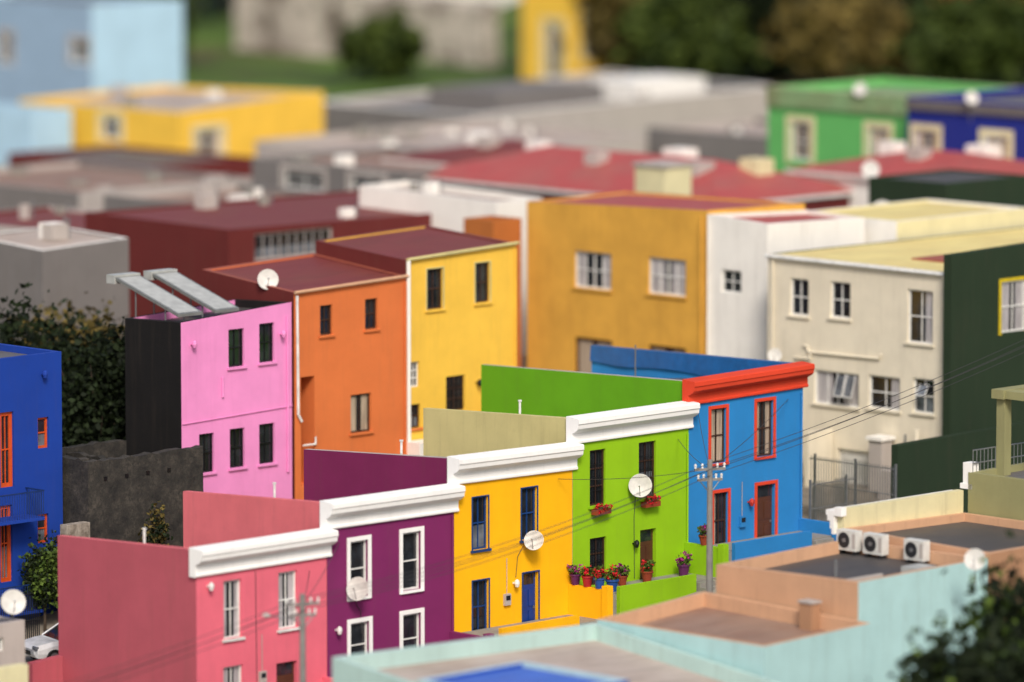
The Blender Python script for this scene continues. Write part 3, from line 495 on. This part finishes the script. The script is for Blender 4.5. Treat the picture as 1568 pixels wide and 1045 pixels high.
building('dark_green_shed',(20.11,262),6,4.82,15.85,'dkgreen','dkgreen','roof_dark',par=.1)
building('stained_cream_house',UV(51.8,11.5),9,6,15.3,'cream','whitewall','roof_yellow',par=.1)
building('mustard_yellow_house',(4.05,383),6.0,4.8,22,'butter','butter','roof_grey',F=[(1,2.4,13,16.5,'far')],S=[(1,2.6,11.5,15.5,'far')])
building('stone_retaining_wall',(-2,400),1.5,26,(15.6,16,16.2,16.6),'palestone','palestone','palestone',par=.05)
building('white_hillside_house',(-6,424),12,14,20,'whitewall','whitewall','roof_rust',par=.2)
building('red_hillside_house',(36,384),8,9,16.0,'maroon','maroon','roof_rust',kind='hip',rise=1.5)
# ------------------------------------------------------------ ground, street
us=sorted(set(list(np.arange(-260,-30,12))+list(np.arange(-30,66,2.))+list(np.arange(66,500,9.)))); vs=sorted(set(list(np.arange(-260,-30,12))+list(np.arange(-30,40,2.))+list(np.arange(40,420,10.))))
b=MB(); gi={}
for i,u in enumerate(us):
    for j,v in enumerate(vs):
        x,y=UV(u,v); gi[i,j]=len(b.v); zz=g(u,v)+(0 if -14<v<2 else .12*math.sin(u*.31)*math.cos(v*.27))
        if u>220: zz+=3*math.sin(v*.03)+2*math.sin(u*.05+v*.07)
        b.v.append((x,y,zz-(.25 if -14<v<2 else 0)))
ig,iy=b.mi('grass'),b.mi('yard')
for i in range(len(us)-1):
    for j in range(len(vs)-1):
        b.f.append((gi[i,j],gi[i+1,j],gi[i+1,j+1],gi[i,j+1])); b.m.append(ig if us[i]>88 or us[i]<-40 else iy)
b.obj('ground',smooth=True)
def strip(name,v0,v1,dz,mat,u0=-60,u1=62,th=0,step=2.):
    b=MB(); u=u0
    while u<u1-.01:
        a=min(u+step,u1); P=[UV(u,v0),UV(a,v0),UV(a,v1),UV(u,v1)]; Z=[g(u,0)+dz,g(a,0)+dz,g(a,0)+dz,g(u,0)+dz]
        if th: b.hexa([(p[0],p[1],z-th) for p,z in zip(P,Z)]+[(p[0],p[1],z) for p,z in zip(P,Z)],mat)
        else: b.poly([(p[0],p[1],z) for p,z in zip(P,Z)],mat)
        u=a
    return b.obj(name)
strip('road',-10.6,-3.6,-.1,'asphalt'); strip('pavement',-3.6,-1.7,.03,'concrete',th=.3); strip('pavement',-13,-10.6,.03,'concrete',th=.3)
b=MB(); u=-58
while u<60:
    P=[UV(u,-7.16),UV(u+1.5,-7.16),UV(u+1.5,-7.04),UV(u,-7.04)]; b.poly([(P[0][0],P[0][1],g(u,0)-.094),(P[1][0],P[1][1],g(u+1.5,0)-.094),(P[2][0],P[2][1],g(u+1.5,0)-.094),(P[3][0],P[3][1],g(u,0)-.094)],'f_white'); u+=4
b.obj('road_markings')
# ------------------------------------------------------------ poles and wires
def pole(x,y,zt,arm):
    u,v=toUV(x,y); z0=g(u,v)-.3; e=empty('utility_pole',(x,y,0),20); b=MB(); b.cyl((0,0,z0),(0,0,zt),.15,.1,'pole',14)
    for dz,L in ((.35,.62),(.75,.5)):
        b.box(-L,L,-.05,.05,zt-dz-.06,zt-dz+.04,'pole')
        for k in (-.95,-.5,.5,.95): b.lathe([(.0,.0),(.045,0),(.03,.07),(.055,.09),(.04,.16),(0,.18)],(k*L,0,zt-dz+.04),'f_white',10)
    b.cyl((-.45,0,zt-.75),(0,0,zt-1.3),.02,.02,'metal',6); b.cyl((.45,0,zt-.75),(0,0,zt-1.3),.02,.02,'metal',6)
    b.obj('post',e)
    if arm:
        b=MB(); b.cyl((0,0,zt-.95),(-1.25,0,zt-.72),.03,.03,'metal',8)
        b.lathe([(0,.1),(.1,.08),(.17,0),(.1,-.05),(0,-.06)],(-1.35,0,zt-.7),'lgrey',12); b.obj('street_light',e)
pole(7.52,214,9.75,False); pole(-7.46,200,6.9,True)
def wires(name,segs):
    cu=bpy.data.curves.new(name,'CURVE'); cu.dimensions='3D'; cu.bevel_depth=.011
    for a,b_,sag in segs:
        s=cu.splines.new('POLY'); s.points.add(20)
        for k in range(21):
            t=k/20; p=Vector(a).lerp(Vector(b_),t); s.points[k].co=(p.x,p.y,p.z-sag*4*t*(1-t),1)
    cu.materials.append(M['wire']); o=bpy.data.objects.new(name,cu); COL.objects.link(o)
segs=[]
for k in range(4):
    dx=-.5+k*.33; dz=(-.18 if k%2 else -.55)
    segs.append(((7.52+dx,214+dx*.3,9.75+dz),(-7.46+dx,200+dx*.3,6.9+dz),.45)); segs.append(((7.52+dx,214+dx*.3,9.75+dz),(32+dx,238,17.0+dz),.7)); segs.append(((-7.46+dx,200,6.9+dz),(-24+dx,183,4.5+dz),.5))
for (u,x,z) in ((13.17,5.6,8.4),(19.63,5.9,9.3),(26.2,.5,10.2),(26.2,5.8,10.3)): segs.append(((7.52,214,9.4),tuple(UV(u+x,-.05,z)),.15))
for (u,x,z) in ((0,5.6,6.3),(6.53,.6,7.2)): segs.append(((-7.46,200,6.5),tuple(UV(u+x,-.05,z)),.12))
wires('overhead_wires',segs)
# ------------------------------------------------------------ parked car (hatchback)
def car(loc,rz):
    e=empty('parked_car',loc,rz); b=MB()
    st_=[(-2.0,.62,.45,.62),(-1.9,.78,.3,.78),(-1.3,.84,.25,.9),(-.7,.86,.22,.95),(.3,.86,.22,.97),(1.3,.85,.22,1.0),(1.85,.8,.28,1.0),(1.98,.7,.4,.9)]
    R=[]
    for x,w,z0,z1 in st_: R.append([(x,-w*.92,z0),(x,-w,z0+.18),(x,-w,z1-.18),(x,-w*.9,z1),(x,w*.9,z1),(x,w,z1-.18),(x,w,z0+.18),(x,w*.92,z0)])
    for a,c in zip(R,R[1:]):
        for k in range(8): b.poly([a[k],c[k],c[(k+1)%8],a[(k+1)%8]],'carwhite')
    b.poly(R[0],'carwhite'); b.poly(R[-1][::-1],'carwhite'); b.obj('body',e,smooth=False)
    b=MB()
    A=[(-1.0,-.78,.92),(1.88,-.76,.97),(1.88,.76,.97),(-1.0,.78,.92)]; T=[(-.2,-.6,1.44),(1.5,-.6,1.46),(1.5,.6,1.46),(-.2,.6,1.44)]
    for k in range(4): b.poly([A[k],A[(k+1)%4],T[(k+1)%4],T[k]],'glass')
    b.hexa(T+[(x*.98,y*.96,z+.06) for x,y,z in T],'carwhite')
    for k in range(4): b.cyl(A[k],T[k],.045,.04,'carwhite',6)
    b.cyl((.65,-.79,.95),(.65,-.61,1.45),.04,.04,'carwhite',6); b.cyl((.65,.79,.95),(.65,.61,1.45),.04,.04,'carwhite',6); b.obj('cabin',e)
    b=MB()
    for x in (-1.25,1.3):
        for s_ in (-1,1): b.cyl((x,s_*.72,.31),(x,s_*.89,.31),.31,.31,'rubber',20); b.cyl((x,s_*.885,.31),(x,s_*.9,.31),.19,.19,'metal',14)
    b.obj('wheels',e)
    b=MB(); b.box(-2.0,-1.86,-.75,-.45,.6,.76,'glass_lt'); b.box(-2.0,-1.86,.45,.75,.6,.76,'glass_lt'); b.box(-2.04,-1.95,-.3,.3,.4,.55,'f_black'); b.box(1.9,2.02,-.74,-.5,.7,.9,'redlamp'); b.box(1.9,2.02,.5,.74,.7,.9,'redlamp'); b.box(-.75,-.6,-.98,-.85,.95,1.08,'f_black'); b.box(-.75,-.6,.85,.98,.95,1.08,'f_black'); b.obj('lights_and_mirrors',e)
car((-16.75,214.9,1.9),30)
# ------------------------------------------------------------ light, sky, camera
el,az=math.radians(42),math.radians(172)
w=bpy.data.worlds.new('World'); sc.world=w; w.use_nodes=True; nt=w.node_tree; bg=nt.nodes['Background']
sky=nt.nodes.new('ShaderNodeTexSky'); sky.sky_type='NISHITA'; sky.sun_disc=False; sky.sun_elevation=el; sky.sun_rotation=az; sky.air_density=1.0; sky.dust_density=4.0
nt.links.new(sky.outputs[0],bg.inputs[0]); bg.inputs[1].default_value=.14
sl=bpy.data.lights.new('sun','SUN'); sl.energy=2.5; sl.angle=math.radians(14); sl.color=(1,.93,.84); so=bpy.data.objects.new('sun',sl); COL.objects.link(so)
d=Vector((math.sin(az)*math.cos(el),math.cos(az)*math.cos(el),math.sin(el))); so.rotation_euler=d.to_track_quat('Z','Y').to_euler(); so.location=(0,150,80)
cd=bpy.data.cameras.new('camera'); cam=bpy.data.objects.new('camera',cd); COL.objects.link(cam); sc.camera=cam
cd.sensor_width=36; cd.lens=200; cd.clip_start=1; cd.clip_end=2000; cam.location=(0,0,40); cam.rotation_euler=(math.radians(90-6.85),0,0)
cd.dof.use_dof=True; cd.dof.focus_distance=222; cd.dof.aperture_fstop=.105
sc.view_settings.view_transform='Standard'; sc.view_settings.look='None'; sc.view_settings.exposure=0
